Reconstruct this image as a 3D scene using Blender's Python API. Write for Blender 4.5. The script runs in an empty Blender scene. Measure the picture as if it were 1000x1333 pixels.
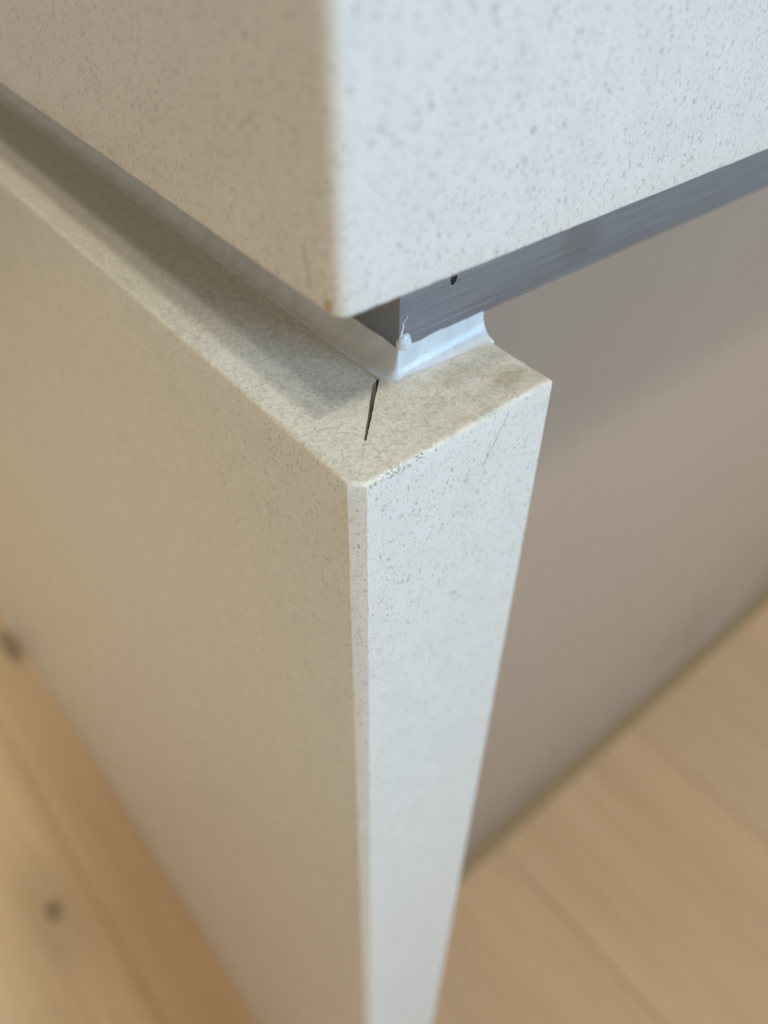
import bpy, bmesh, math, random
from mathutils import Vector, Matrix, noise
random.seed(4)
S = bpy.context.scene
C = S.collection
MM = 0.001

# ------------------------------------------------------------------ camera
FOCAL, PPX, PPY = 1048.3, 540.0, 661.0            # pixels of the 1000 x 1333 photograph
ROT = [[0.7581310842, -0.6511518454, 0.0351928016],
       [-0.4353855071, -0.5456168797, -0.7160598304],
       [0.4854654666, 0.5275447798, -0.6971511930]]
CAM = Vector((-0.04571078, -0.0610939, 0.07110552))
cd = bpy.data.cameras.new('camera'); cam = bpy.data.objects.new('camera', cd); C.objects.link(cam)
r0, r1, r2 = (Vector(r) for r in ROT)
m = Matrix((r0, -r1, -r2)).transposed().to_4x4(); m.translation = CAM
cam.matrix_world = m
cd.sensor_fit = 'HORIZONTAL'; cd.sensor_width = 36.0; cd.lens = FOCAL / 1000 * 36
cd.shift_x = -(PPX - 500) / 1000; cd.shift_y = (PPY - 666.5) / 1000
cd.clip_start = 0.005; cd.clip_end = 50
cd.dof.use_dof = True; cd.dof.focus_distance = 0.114; cd.dof.aperture_fstop = 37.74 / 2.45
S.camera = cam

# ------------------------------------------------------------------ light
W = bpy.data.worlds.new('World'); S.world = W; W.use_nodes = True
bg = W.node_tree.nodes['Background']
bg.inputs[0].default_value = (1.0, 0.91, 0.765, 1); bg.inputs[1].default_value = 0.315

def lamp(name, kind, loc, target, energy, colour, **kw):
    l = bpy.data.lights.new(name, kind); l.energy = energy; l.color = colour
    for k, v in kw.items(): setattr(l, k, v)
    o = bpy.data.objects.new(name, l); C.objects.link(o); o.location = loc
    o.rotation_euler = (Vector(target) - Vector(loc)).to_track_quat('-Z', 'Y').to_euler()
    return o
# two ceiling downlights 1.5 m above the gap, a tall window across the room and an unseen spot added so the floor bounces light onto the side face
lamp('ceiling_spot', 'POINT', (-0.35, -0.86, 1.5), (0, 0, 0), 33, (1.0, 0.95, 0.80), shadow_soft_size=0.058)
lamp('ceiling_spot', 'POINT', (-0.57, -0.93, 1.5), (0, 0, 0), 26, (1.0, 0.95, 0.82), shadow_soft_size=0.058)
lamp('window_light', 'AREA', (1.3, -2.5, 0.80), (0.1, 0, -0.2), 69, (0.42, 0.70, 1.0), shape='RECTANGLE', size=1.6, size_y=1.5)
lamp('bounce_spot', 'SPOT', (-1.19, 1.0, 1.5), (-1.19, 1.0, -0.85), 170, (0.74, 1.0, 1.04), shadow_soft_size=0.05, spot_size=math.radians(60), spot_blend=0.45)

S.view_settings.view_transform = 'Standard'; S.view_settings.look = 'None'
S.view_settings.exposure = 0.0; S.view_settings.gamma = 1.0

# ------------------------------------------------------------------ material helpers
class NT:
    def __init__(s, name):
        s.m = bpy.data.materials.new(name); s.m.use_nodes = True
        s.t = s.m.node_tree; s.b = s.t.nodes['Principled BSDF']
        s.pos = s.t.nodes.new('ShaderNodeNewGeometry').outputs['Position']
    def n(s, typ, ins=None, **at):
        x = s.t.nodes.new(typ)
        for k, v in at.items(): setattr(x, k, v)
        for k, v in (ins or {}).items(): s.put(x.inputs[k], v)
        return x
    def put(s, sock, v):
        if isinstance(v, bpy.types.NodeSocket): s.t.links.new(v, sock)
        else: sock.default_value = v
    def math(s, op, a, b=None, c=None, clamp=False):
        x = s.n('ShaderNodeMath', {0: a}, operation=op, use_clamp=clamp)
        if b is not None: s.put(x.inputs[1], b)
        if c is not None: s.put(x.inputs[2], c)
        return x.outputs[0]
    def step(s, v, lo, hi, a=0.0, b=1.0):
        return s.n('ShaderNodeMapRange', {0: v, 1: lo, 2: hi, 3: a, 4: b}, interpolation_type='SMOOTHSTEP').outputs[0]
    def mix(s, f, a, b, mode='MIX'):
        x = s.n('ShaderNodeMix', data_type='RGBA', blend_type=mode)
        s.put(x.inputs[0], f); s.put(x.inputs[6], a); s.put(x.inputs[7], b)
        return x.outputs[2]
    def map(s, scale=(1, 1, 1), rot=(0, 0, 0), loc=(0, 0, 0), v=None):
        return s.n('ShaderNodeMapping', {0: v or s.pos, 1: loc, 2: rot, 3: scale}).outputs[0]
    def noise(s, scale, detail=3, rough=0.55, v=None, dist=0.0):
        return s.n('ShaderNodeTexNoise', {'Vector': v or s.pos, 'Scale': scale, 'Detail': detail, 'Roughness': rough, 'Distortion': dist}).outputs[0]
    def bump(s, h, strength, dist):
        x = s.n('ShaderNodeBump', {'Strength': strength, 'Distance': dist, 'Height': h})
        return x.outputs[0]
    def blob(s, centre, radii, soft=0.35, wob=0.35, wscale=900):
        """1 inside a wobbly ellipsoid at a place on the object (a stain or a chip)"""
        d = s.n('ShaderNodeVectorMath', {0: s.pos, 1: centre}, operation='SUBTRACT').outputs[0]
        q = s.n('ShaderNodeVectorMath', {0: d, 1: tuple(1 / r for r in radii)}, operation='MULTIPLY').outputs[0]
        l = s.n('ShaderNodeVectorMath', {0: q}, operation='LENGTH').outputs['Value']
        w = s.math('MULTIPLY_ADD', s.noise(wscale, 3), wob * 2, -wob)
        return s.step(s.math('ADD', l, w), 1 - soft, 1 + soft, 1, 0)
    def line(s, a, b, width, v0=0.0):
        """1 on a thin straight scratch from a to b"""
        a, b = Vector(a), Vector(b); ab = b - a; L = ab.length
        d = s.n('ShaderNodeVectorMath', {0: s.pos, 1: a}, operation='SUBTRACT').outputs[0]
        t = s.n('ShaderNodeVectorMath', {0: d, 1: ab / L / L}, operation='DOT_PRODUCT').outputs['Value']
        tc = s.math('MINIMUM', s.math('MAXIMUM', t, 0.0), 1.0)
        p = s.n('ShaderNodeVectorMath', {0: tuple(ab), 'Scale': tc}, operation='SCALE').outputs[0]
        e = s.n('ShaderNodeVectorMath', {0: d, 1: p}, operation='SUBTRACT').outputs[0]
        l = s.n('ShaderNodeVectorMath', {0: e}, operation='LENGTH').outputs['Value']
        return s.step(l, width * 0.5, width, 1, 0)
    def done(s, **ins):
        for k, v in ins.items(): s.put(s.b.inputs[k.replace('_', ' ')], v)
        return s.m

def fleck_mask(t, cell, share, stretch, rot, size, off):
    v = t.map(scale=tuple(1 / (cell * MM) / q for q in stretch), rot=rot, loc=off)
    warp = t.n('ShaderNodeTexNoise', {'Vector': v, 'Scale': 1.3, 'Detail': 1.0}).outputs['Color']
    v = t.n('ShaderNodeVectorMath', {0: v, 1: warp}, operation='ADD').outputs[0]
    vo = t.n('ShaderNodeTexVoronoi', {'Vector': v, 'Scale': 1.0, 'Randomness': 1.0}, feature='F1')
    sep = t.n('ShaderNodeSeparateColor', {0: vo.outputs['Color']})
    pick = t.step(sep.outputs[0], 1 - share, 1 - share + 0.02)
    rad = t.math('MULTIPLY_ADD', sep.outputs[1], size * 0.6, size * 0.4)
    inside = t.step(t.math('SUBTRACT', vo.outputs['Distance'], rad), -0.12, 0.04, 1, 0)
    return t.math('MULTIPLY', t.math('MULTIPLY', pick, inside), t.math('MULTIPLY_ADD', sep.outputs[2], 0.7, 0.3))

def quartz(name, base, fleck, strength, rough, grain, extra=None, bumpy=0.0):
    t = NT(name)
    f1 = fleck_mask(t, 0.52, 0.46, (1, 1, 2.4), (0.35, 0.3, 0.2), 0.42, (3, 1, 7))
    f2 = fleck_mask(t, 0.46, 0.44, (1, 2.2, 1), (0.5, -0.6, 0.9), 0.42, (13, 4, 2))
    f3 = fleck_mask(t, 0.78, 0.18, (1.8, 1, 1.3), (0.2, 0.9, -0.5), 0.42, (5, 21, 9))
    f4 = fleck_mask(t, 0.30, 0.46, (1, 1, 2.0), (-0.4, 0.2, 0.6), 0.42, (9, 8, 1))
    f = t.math('MAXIMUM', t.math('MAXIMUM', f1, f2), t.math('MAXIMUM', t.math('MULTIPLY', f3, 0.65), t.math('MULTIPLY', f4, 0.7)))
    big = t.noise(160, 3)
    col = t.mix(t.step(big, 0.35, 0.7), base, tuple(c * k for c, k in zip(base[:3], (0.95, 0.955, 0.95))) + (1,))
    fine = t.noise(2600, 2)
    col = t.mix(t.step(fine, 0.3, 0.7, 0, grain), col, tuple(c * 0.72 for c in base[:3]) + (1,))
    col = t.mix(t.math('MULTIPLY', f, strength), col, fleck)
    nrm = None
    if bumpy:                                   # sawn face: broken grains of different brightness
        vo = t.n('ShaderNodeTexVoronoi', {'Vector': t.map((2100, 2100, 2100)), 'Scale': 1.0}, feature='F1')
        cell = t.n('ShaderNodeSeparateColor', {0: vo.outputs['Color']}).outputs[0]
        col = t.mix(t.step(cell, 0.2, 1.0, 0, 0.55), col, tuple(min(1, q * 1.18) for q in base[:3]) + (1,))
        col = t.mix(t.step(cell, 0.3, 0.0, 0, 0.4), col, tuple(q * 0.7 for q in base[:3]) + (1,))
        h = t.math('ADD', t.math('MULTIPLY', t.noise(3200, 3), 0.8), t.math('MULTIPLY', cell, 0.5))
        nrm = t.bump(h, bumpy, 0.00012)
    r = t.step(t.noise(240, 2), 0.3, 0.7, rough * 0.9, rough * 1.1)
    r = t.math('ADD', r, t.step(t.noise(16, 4, 0.65), 0.35, 0.7, -0.015, 0.03))
    if extra: col, r = extra(t, col, r)
    d = dict(Base_Color=col, Roughness=r)
    if nrm: d['Normal'] = nrm
    return t.done(**d)

WHITE = (0.79, 0.775, 0.74, 1); FLECK = (0.265, 0.25, 0.225, 1)
def top_marks(t, col, r):
    a = t.blob((-0.0015, 0.0020, 0.0264), (0.0008, 0.0008, 0.0008), 0.4, 0.4)
    col = t.mix(t.math('MULTIPLY', a, 0.75), col, (0.42, 0.28, 0.08, 1))
    l = t.line((-0.0017, 0.0050, 0.0272), (-0.0017, 0.0060, 0.0315), 0.00022)
    col = t.mix(t.math('MULTIPLY', l, 0.55), col, (0.16, 0.13, 0.10, 1))
    return col, r
def face_marks(t, col, r):
    l = t.line((0.0244, 0.00031, -0.0097), (0.0288, 0.00037, -0.0012), 0.00010)
    col = t.mix(t.math('MULTIPLY', l, 0.7), col, (0.17, 0.16, 0.15, 1))
    for c, rad in (((0.0068, 0.0, -0.0008), (0.0026, 0.0012, 0.0006)), ((0.0110, 0.0, -0.0005), (0.0012, 0.0007, 0.0004)), ((0.0028, 0.0, -0.0009), (0.0009, 0.001, 0.0004))):
        a = t.math('MULTIPLY', t.blob(c, rad, 0.3, 0.9, 1700), t.step(t.noise(2600, 2), 0.46, 0.56))
        col = t.mix(t.math('MULTIPLY', a, 0.62), col, (0.15, 0.13, 0.10, 1))
    return col, r
def cut_marks(t, col, r):
    col, r = face_marks(t, col, r)
    dirt = t.step(t.noise(330, 4, 0.65), 0.40, 0.68)
    x = t.n('ShaderNodeSeparateXYZ', {0: t.pos})
    zone = t.math('MULTIPLY', t.step(x.outputs[0], 0.006, 0.022), t.step(x.outputs[1], 0.028, 0.014))
    col = t.mix(t.math('MULTIPLY', t.math('MULTIPLY', zone, 0.42), t.math('MULTIPLY_ADD', dirt, 0.7, 0.3)), col, (0.40, 0.33, 0.22, 1))
    a = t.blob((0.0335, 0.0052, 0), (0.003, 0.0022, 0.002), 0.5, 0.5, 500)
    col = t.mix(t.math('MULTIPLY', a, 0.4), col, (0.42, 0.31, 0.17, 1))
    a = t.blob((0.031, 0.011, 0), (0.007, 0.0028, 0.002), 0.6, 0.6, 420)
    col = t.mix(t.math('MULTIPLY', a, 0.25), col, (0.33, 0.29, 0.20, 1))
    film = t.math('MULTIPLY', t.math('MULTIPLY', t.step(x.outputs[1], 0.0112, 0.0150), t.step(x.outputs[0], 0.0175, 0.0205)), t.step(t.noise(520, 4, 0.6), 0.36, 0.62))
    col = t.mix(t.math('MULTIPLY', film, 0.75), col, (0.76, 0.76, 0.74, 1))
    r = t.math('SUBTRACT', r, t.math('MULTIPLY', film, 0.2))
    l = t.line((0.0285, 0.0088, 0.00028), (0.0365, 0.0048, 0.00046), 0.00016)
    col = t.mix(t.math('MULTIPLY', t.math('MULTIPLY', l, t.step(t.noise(1500, 2), 0.35, 0.55)), 0.42), col, (0.22, 0.17, 0.10, 1))
    return col, r
M_top = quartz('quartz_countertop', WHITE, FLECK, 0.68, 0.26, 0.12, top_marks)
M_face = quartz('quartz_leg', WHITE, FLECK, 0.68, 0.24, 0.12, face_marks)
M_cut = quartz('quartz_cut_edge', (0.80, 0.76, 0.67, 1), (0.33, 0.29, 0.22, 1), 0.6, 0.55, 0.35, cut_marks, 0.55)

t = NT('brushed_aluminium')
st = t.noise(1.0, 3, 0.6, t.map((45, 7500, 7500)))
st2 = t.noise(1.0, 2, 0.6, t.map((12, 3400, 3400)))
s = t.math('MULTIPLY_ADD', st2, 0.5, t.math('MULTIPLY', st, 0.6))
col = t.mix(t.step(s, 0.35, 0.75), (0.265, 0.272, 0.295, 1), (0.37, 0.378, 0.405, 1))
stn = t.blob((0.061, 0.0168, 0.0105), (0.005, 0.004, 0.004), 0.6, 0.4, 300)
col = t.mix(t.math('MULTIPLY', stn, 0.35), col, (0.20, 0.17, 0.13, 1))
M_rail = t.done(Base_Color=col, Metallic=0.85, Roughness=t.step(st, 0.3, 0.7, 0.42, 0.58), Normal=t.bump(s, 0.55, 0.00012))

t = NT('silicone')
col = t.mix(t.step(t.noise(260, 3), 0.35, 0.7), (0.84, 0.86, 0.88, 1), (0.74, 0.75, 0.74, 1))
M_sil = t.done(Base_Color=col, Roughness=0.22, Subsurface_Weight=0.25, Subsurface_Radius=(0.001, 0.001, 0.0011), Subsurface_Scale=1.0,
               Normal=t.bump(t.noise(1.0, 3, 0.6, t.map((240, 240, 700))), 0.25, 0.0004))

t = NT('taupe_lacquer')
g = t.noise(1.0, 4, 0.6, t.map((260, 260, 6)))
col = t.mix(t.step(g, 0.3, 0.7), (0.485, 0.362, 0.267, 1), (0.46, 0.345, 0.257, 1))
M_panel = t.done(Base_Color=col, Roughness=t.step(t.noise(1.0, 4, 0.6, t.map((9, 9, 3))), 0.3, 0.7, 0.24, 0.46), Normal=t.bump(t.noise(1.0, 3, 0.5, t.map((900, 900, 90))), 0.06, 0.0004))

t = NT('black_void'); M_dark = t.done(Base_Color=(0.012, 0.011, 0.010, 1), Roughness=0.8)
t = NT('raw_board'); M_board = t.done(Base_Color=t.mix(t.noise(300, 3), (0.20, 0.15, 0.10, 1), (0.13, 0.10, 0.07, 1)), Roughness=0.8)
t = NT('strip_brown'); M_strip = t.done(Base_Color=(0.34, 0.225, 0.105, 1), Roughness=0.55)
t = NT('screed'); M_sub = t.done(Base_Color=t.mix(t.noise(30, 4), (0.10, 0.085, 0.07, 1), (0.07, 0.06, 0.05, 1)), Roughness=0.9)

t = NT('oak')
oi = t.n('ShaderNodeObjectInfo').outputs['Random']
off = t.n('ShaderNodeCombineXYZ', {0: t.math('MULTIPLY', oi, 31.0), 1: t.math('MULTIPLY', oi, 17.0), 2: 0.0}).outputs[0]
pp = t.n('ShaderNodeVectorMath', {0: t.pos, 1: off}, operation='ADD').outputs[0]
g1 = t.noise(1.0, 5, 0.6, t.map((34, 2.2, 1), v=pp), 0.8)
g2 = t.noise(1.0, 4, 0.65, t.map((210, 7, 1), v=pp), 0.4)
col = t.mix(t.step(g1, 0.3, 0.72), (0.70, 0.455, 0.255, 1), (0.62, 0.39, 0.21, 1))
col = t.mix(t.step(g2, 0.40, 0.75, 0, 0.5), col, (0.51, 0.31, 0.155, 1))
tone = t.math('MULTIPLY_ADD', oi, 0.12, 0.95)
col = t.mix(1.0, col, t.n('ShaderNodeCombineColor', {0: tone, 1: tone, 2: tone}).outputs[0], 'MULTIPLY')
for c, rd, k in (((-0.108, 0.409, -0.85), (0.008, 0.013, 0.02), 0.6), ((-0.108, 0.409, -0.85), (0.028, 0.07, 0.02), 0.18),
                 ((-0.012, 0.775, -0.85), (0.010, 0.036, 0.02), 0.62)):
    col = t.mix(t.math('MULTIPLY', t.blob(c, rd, 0.5, 0.35, 60), k), col, (0.075, 0.045, 0.025, 1))
M_oak = t.done(Base_Color=col, Roughness=t.step(g2, 0.3, 0.7, 0.38, 0.5), Normal=t.bump(g2, 0.12, 0.001))

# ------------------------------------------------------------------ mesh helpers
def link(name, bm, mats, parent=None, smooth=35):
    bmesh.ops.recalc_face_normals(bm, faces=bm.faces)
    me = bpy.data.meshes.new(name); bm.to_mesh(me); bm.free()
    for q in (mats if isinstance(mats, (list, tuple)) else [mats]): me.materials.append(q)
    if smooth:
        for p in me.polygons: p.use_smooth = True
        me.set_sharp_from_angle(angle=math.radians(smooth))
    o = bpy.data.objects.new(name, me); C.objects.link(o)
    if parent: o.parent = parent; o.matrix_parent_inverse = parent.matrix_world.inverted()
    return o
def tag(o, label=None, cat=None, group=None, kind=None):
    for k, v in (('label', label), ('category', cat), ('group', group), ('kind', kind)):
        if v: o[k] = v
    return o
def empty(name, loc):
    o = bpy.data.objects.new(name, None); C.objects.link(o); o.location = loc; o.empty_display_size = 0.02
    bpy.context.view_layer.update()
    return o
def resample(pts, steps):
    """outline of (x, y, radius) corners -> many points; steps[i] = list of fractions along side i"""
    out = []
    for i, a in enumerate(pts):
        b = pts[(i + 1) % len(pts)]
        L = math.hypot(b[0] - a[0], b[1] - a[1])
        keep = [f for f in steps[i] if (a[2] < 1e-4 or f * L > 0.0019) and (b[2] < 1e-4 or (1 - f) * L > 0.0019)]
        for f in [0.0] + keep:
            out.append(tuple(a[k] + (b[k] - a[k]) * f for k in range(3)) + ((a[3],) if f == 0 and len(a) > 3 else ()))
    return out
def ring_block(outline, z_edge, z_far, ztop=None, mats_cap=1, wob=0.0, seed=0, waver=None):
    """solid with the given (x, y, r) outline in metres; r is the worn rounding of the arris at z_edge"""
    bm = bmesh.new(); n = len(outline); up = 1 if z_edge > z_far else -1
    nr = []
    for i in range(n):
        a, b, c = (Vector(outline[j][:2]) for j in ((i - 1) % n, i, (i + 1) % n))
        e1 = (b - a).normalized(); e2 = (c - b).normalized()
        n1 = Vector((-e1.y, e1.x)); n2 = Vector((-e2.y, e2.x)); h = n1 + n2
        nr.append(h / max(0.5, h.length_squared / 2) if h.length > 1e-6 else n1)
        if len(outline[i]) > 3 and outline[i][3]: nr[-1] = Vector(outline[i][3])
    zs = (None, 0.4, 0.12, 0.03, 0.012, 0.005)
    if waver: zs = (None, 0.6, 0.4, 0.3, 0.22) + tuple(0.16 - 0.0014 * q for q in range(112))
    nz = len(zs)
    prof = [(0, z) for z in zs] + [('a', k / 5) for k in range(6)] + [('i', 0.0003), ('i', 0.0008)]
    rings = []
    for kind, v in prof:
        ring = []
        for i, (x, y, r, *_) in enumerate(outline):
            w = 1 + wob * noise.noise(Vector((x * 700 + seed, y * 700, seed * 3.1)))
            w += 0.6 * wob * noise.noise(Vector((x * 2600 + seed, y * 2600, seed)))
            rr = r * max(0.25, w)
            if kind == 'a':
                an = v * math.pi / 2; o = rr * (1 - math.cos(an)); z = rr * (1 - math.sin(an))
            elif kind == 'i':
                o = rr + v if r > 0.0001 else rr; z = 0
            else:
                o = 0; z = abs(z_edge - z_far) if v is None else min(v, abs(z_edge - z_far) * 0.98)
            px, py = x + nr[i].x * o, y + nr[i].y * o
            if waver and kind == 0 and v is not None and abs(x - waver[0]) + abs(y - waver[1]) < 1e-7:
                k = 0.00016 * noise.noise(Vector((z * 170, seed, 0))) + 0.00010 * noise.noise(Vector((z * 620, seed, 2)))
                px += waver[2] * (k + 0.00005); py += waver[3] * (k + 0.00005)
            dz = ztop(px, py) if (ztop and not (kind == 0 and v is None)) else 0
            ring.append(bm.verts.new((px, py, z_edge - up * z + dz)))
        rings.append(ring)
    for k in range(len(rings) - 1):
        for i in range(n):
            j = (i + 1) % n
            f = bm.faces.new((rings[k][i], rings[k][j], rings[k + 1][j], rings[k + 1][i]))
            f.material_index = mats_cap if k >= nz + 1 else 0
    f = bm.faces.new(rings[-1]); f.material_index = mats_cap
    bm.faces.new(list(reversed(rings[0])))
    bmesh.ops.triangulate(bm, faces=[f for f in bm.faces if len(f.verts) > 4])
    return bm
def ragged(outline, seed):
    out = []
    for q in outline:
        x, y = q[0], q[1]
        if abs(x - y) < 0.0008 and 0.0077 < x < 0.0178:
            k = 0.00005 * noise.noise(Vector((x * 1500, seed, 0))) + 0.00004 * noise.noise(Vector((x * 4500, seed, 3)))
            if seed < 5 and x > 0.0166: k += 0.00034          # the stepped notch at the crack's inner end
            q = (x + k, y - k) + tuple(q[2:])
        out.append(q)
    return out
def lin(n): return [k / n for k in range(1, n)]
def geo(n, p=2.2): return [(k / n) ** p for k in range(1, n)]
def box(x0, x1, y0, y1, z0, z1, bev=0.0, seg=2):
    bm = bmesh.new()
    bmesh.ops.create_cube(bm, size=1)
    for v in bm.verts:
        v.co = Vector((x0 if v.co.x < 0 else x1, y0 if v.co.y < 0 else y1, z0 if v.co.z < 0 else z1))
    if bev: bmesh.ops.bevel(bm, geom=list(bm.edges), offset=bev, segments=seg, affect='EDGES', profile=0.5)
    return bm

# ------------------------------------------------------------------ floor
Z0 = -0.850
fl = link('floor', box(-3.1, 2.6, -1.2, 2.4, Z0 - 0.03, Z0 - 0.0142), M_sub, None, 0); tag(fl, kind='structure')
seams = [-0.318 - 0.248 * k for k in range(11, 0, -1)] + [-0.318, -0.070, 0.060, 0.308, 0.555]
while seams[-1] < 2.4: seams.append(seams[-1] + 0.248)
for i in range(len(seams) - 1):
    for y, y1 in ((-1.2, 1.35 + 0.33 * (i % 3)), (1.35 + 0.33 * (i % 3), 2.4)):
        link('plank', box(seams[i] + 0.0003, seams[i + 1] - 0.0003, y, y1 - 0.001, Z0 - 0.0142, Z0, 0.0009, 1), M_oak, fl, 0)

# ------------------------------------------------------------------ waterfall leg: side panel and mitred front return
leg = empty('waterfall_panel', (0.02, 0.5, Z0))
tag(leg, 'speckled off-white stone leg panel of the island with a split mitre at its corner', 'leg panel')
c = 0.0018; R = 0.0007
A, B = 0.0074, 0.0182         # where the mitre starts to gape, where it ends
side = [(0, 1.15, 0.0004), (0, c, R), (0.5 * c, 0.5 * c, R, (0.7071, 0.7071)), (A - 0.0002, A - 0.0002, 0.00002), (A - 0.00013, A + 0.00013, 0.00002), (B - 0.0004, B + 0.0004, 0.00006), (0.0195, 0.0202, 0.00002), (0.0195, 1.15, 0.00002)]
st = [[1 - q for q in reversed(geo(260))], [], [], [], lin(24), [], [], lin(40)]
link('side_panel', ring_block(ragged(resample(side, st), 1.7), 0.0, Z0, lambda x, y: -0.0002, wob=0.4, seed=5, waver=(0, c, 0, 1)), [M_face, M_cut], leg)
W38 = 0.0380
ret = [(0.5 * c, 0.5 * c, R, (0.7071, 0.7071)), (c, 0, R), (W38 + 0.0002, 0.0005, 0.0008), (W38 + 0.0002, 0.0205, 0.0006), (0.0212, 0.0205, 0.00002), (B + 0.0003, B - 0.0003, 0.00006), (A + 0.00013, A - 0.00013, 0.00002), (A - 0.0002, A - 0.0002, 0.00002)]
st = [[], lin(130), lin(40), lin(4), [], lin(24), [], []]
def tilt(x, y): return -0.0002 + 0.0007 * max(0.0, min(1.0, (x - 0.008) / 0.030))
link('front_return', ring_block(ragged(resample(ret, st), 8.3), 0.0, Z0, tilt, wob=0.4, seed=5, waver=(c, 0, 1, 0)), [M_face, M_cut], leg)
link('backing_board', box(0.0196, 0.0374, 0.0206, 1.15, Z0, -0.0006), M_board, leg, 0)

# ------------------------------------------------------------------ metal frame in the shadow gap
RX, RY, RZ, RT = 0.0211, 0.0168, 0.0040, 0.0252
frame = empty('metal_rail', (0.3, 0.02, RZ))
tag(frame, 'brushed grey metal rail in the gap under the stone countertop', 'rail')
def rail(x0, x1, y0, y1, dense):
    e = 0.00022
    o = [(x0, y0 + e, 0.00025), (x0 + 0.3 * e, y0 + 0.3 * e, 0.00025), (x0 + e, y0, 0.00025), (x1, y0, 0.00025), (x1, y1, 0.0002), (x0, y1, 0.0002)]
    st = [[], [], dense, [], lin(6), []]
    o = o[:]
    return ring_block(resample(o, st), RZ, RT + 0.0003, mats_cap=0, wob=0.9, seed=8)
link('front_rail', rail(RX, 0.9, RY, RY + 0.0190, geo(300, 2.0)), M_rail, frame, 25)
link('side_rail', rail(RX + 0.0012, RX + 0.020, RY + 0.0194, 1.1, []), M_rail, frame, 25)
bm = bmesh.new(); bmesh.ops.create_uvsphere(bm, u_segments=14, v_segments=10, radius=1)
for v in bm.verts: v.co = Vector((0.0316 + v.co.x * 0.00068 + v.co.z * 0.0001, RY + v.co.y * 0.00008, 0.0123 + v.co.z * 0.0010))
link('dark_hole', bm, M_dark, frame)  # black lump on rail face, a hole's inner shade put into its colour

# ------------------------------------------------------------------ sealant bead
def bead():
    bm = bmesh.new(); secs = []
    for k in range(160):                      # along the side panel, coming towards the corner
        y = 1.1 + (RY + 0.0006 - 1.1) * (k / 159) ** 0.45
        secs.append(((RX, y), (-1, 0), 0.0030 + 0.0003 * noise.noise((0, y * 60, 0)) + 0.00012 * noise.noise((0, y * 260, 4)), y))
    for k in range(1, 12):
        a = k / 12 * math.pi / 2
        secs.append(((RX, RY), (-math.cos(a), -math.sin(a)), 0.0029 - 0.0015 * k / 12, k * 0.0004))
    for k in range(80):
        x = RX + 0.0003 + (0.0383 - RX) * k / 79
        secs.append(((x, RY), (0, -1), 0.0014 + 0.0017 * (k / 79) ** 0.8 + 0.0004 * noise.noise((x * 300, 3, 0)) + 0.00022 * noise.noise((x * 1100, 3, 6)), x + 5))
    rings = []
    for (px, py), (dx, dy), out, s in secs:
        zs = tilt(px, py) - 0.00003; top = 0.0044 + 0.0003 * noise.noise((s * 260, 7, 1)); pts = []
        for q in range(9):
            u = q / 8; a = u * math.pi / 2
            o = 0.00012 + out * (1 - math.cos(a)) ** 1.0
            z = zs + (top - zs) * (1 - math.sin(a))
            pts.append((o + 0.00012 * (1 - u), z))
        pts += [(out * 1.05 + 0.0001, -0.0004), (-0.0016, -0.0004), (-0.0016, top)]
        rings.append([bm.verts.new((px + dx * o, py + dy * o, z)) for o, z in pts])
    for a, b in zip(rings, rings[1:]):
        for i in range(len(a)):
            j = (i + 1) % len(a); bm.faces.new((a[i], a[j], b[j], b[i]))
    bm.faces.new(rings[0]); bm.faces.new(list(reversed(rings[-1])))
    bmesh.ops.triangulate(bm, faces=[f for f in bm.faces if len(f.verts) > 4])
    return bm
se = link('sealant_bead', bead(), M_sil, None, 50)
tag(se, 'glossy white silicone bead sealing the rail to the cut top of the leg', 'sealant')
bm = bmesh.new(); bmesh.ops.create_uvsphere(bm, u_segments=18, v_segments=12, radius=1)
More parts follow.
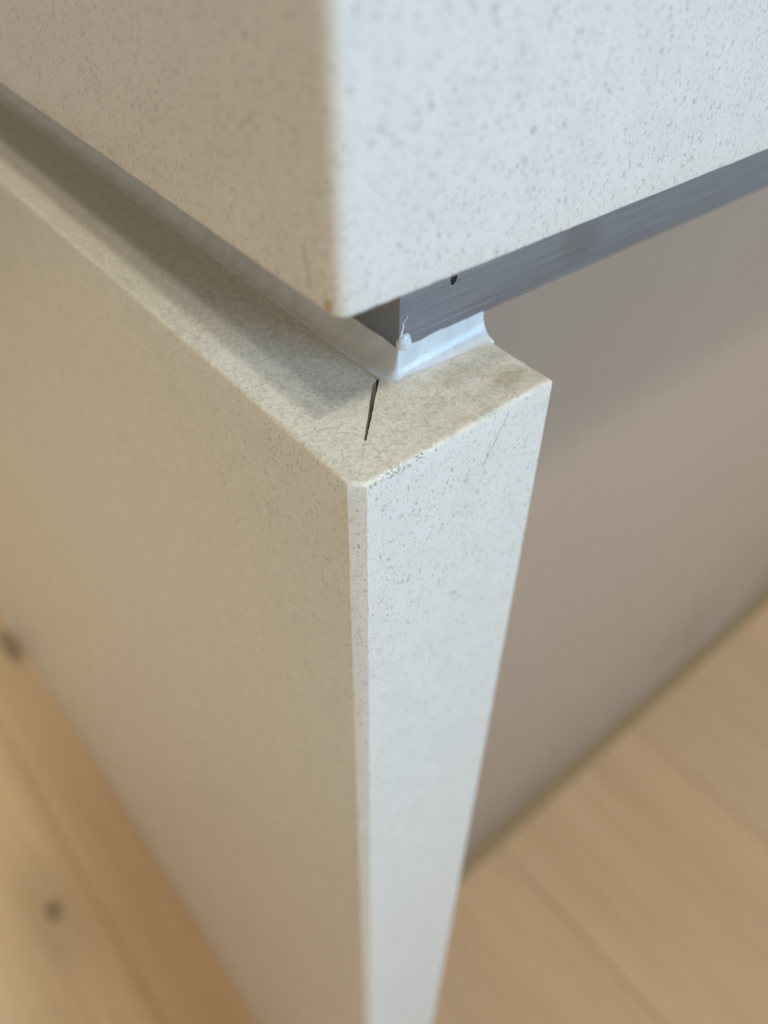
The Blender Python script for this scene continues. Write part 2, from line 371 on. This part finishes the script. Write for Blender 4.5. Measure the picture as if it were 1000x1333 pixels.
for v in bm.verts:
    k = 1 + 0.16 * noise.noise(v.co * 1.7)
    v.co = Vector((RX + 0.0010 + v.co.x * 0.00135 * k, RY - 0.00005 + v.co.y * 0.0008 * k, RZ + 0.0011 + v.co.z * 0.0014 * k))
link('blob', bm, M_sil, se)

bm = bmesh.new(); rings = []
for k in range(15):                              # a torn thread of sealant up the rail's edge
    u = k / 14; cxk = RX + 0.0004 + 0.0011 * u * u + 0.00035 * noise.noise((u * 5, 1, 2)); czk = RZ + 0.0018 + 0.0036 * u
    rr = 0.00026 * (1 - u) ** 0.7 * (1 + 0.7 * noise.noise((u * 9, 4, 4))) + 0.00003
    rings.append([bm.verts.new((cxk + rr * math.cos(a), RY - 0.00004 + 0.5 * rr * math.sin(a), czk)) for a in (q * math.pi / 4 for q in range(8))])
for a, b in zip(rings, rings[1:]):
    for i in range(8): bm.faces.new((a[i], a[(i + 1) % 8], b[(i + 1) % 8], b[i]))
bm.faces.new(rings[0]); bm.faces.new(rings[-1])
link('strand', bm, M_sil, se)

# ------------------------------------------------------------------ countertop
ZB, ZT = 0.0252, 0.0670
UX, UY = -0.0017, 0.0
cr = 0.0018
corner = [(UX + cr - cr * math.cos(a), UY + cr - cr * math.sin(a), 0.0005) for a in (k / 6 * math.pi / 2 for k in range(7))]
o = [(UX, 1.2, 0.0005)] + corner + [(1.4, UY - 0.0, 0.0004), (1.4, 1.2, 0.0004)]
st = [[1 - q for q in reversed(geo(200))]] + [[]] * 6 + [geo(220), [], []]
ct = link('countertop', ring_block(resample(o, st), ZB, ZT, mats_cap=0, wob=0.35, seed=11), M_top)
tag(ct, 'thick speckled white stone countertop slab overhanging the metal rail', 'countertop')

# ------------------------------------------------------------------ taupe panel under the overhang
DY = 0.1656
pn = empty('island_back_panel', (0.7, DY + 0.01, Z0))
tag(pn, 'plain taupe lacquered island panel standing on the oak floor behind the leg', 'cabinet panel')
link('panel', box(0.0376, 1.4, DY, DY + 0.019, Z0 + 0.009, 0.0262, 0.0008), M_panel, pn)
link('base_strip', box(0.0376, 1.4, DY - 0.015, DY + 0.018, Z0 - 0.0005, Z0 + 0.0088, 0.002), M_strip, pn)  # brown strip along the panel's foot
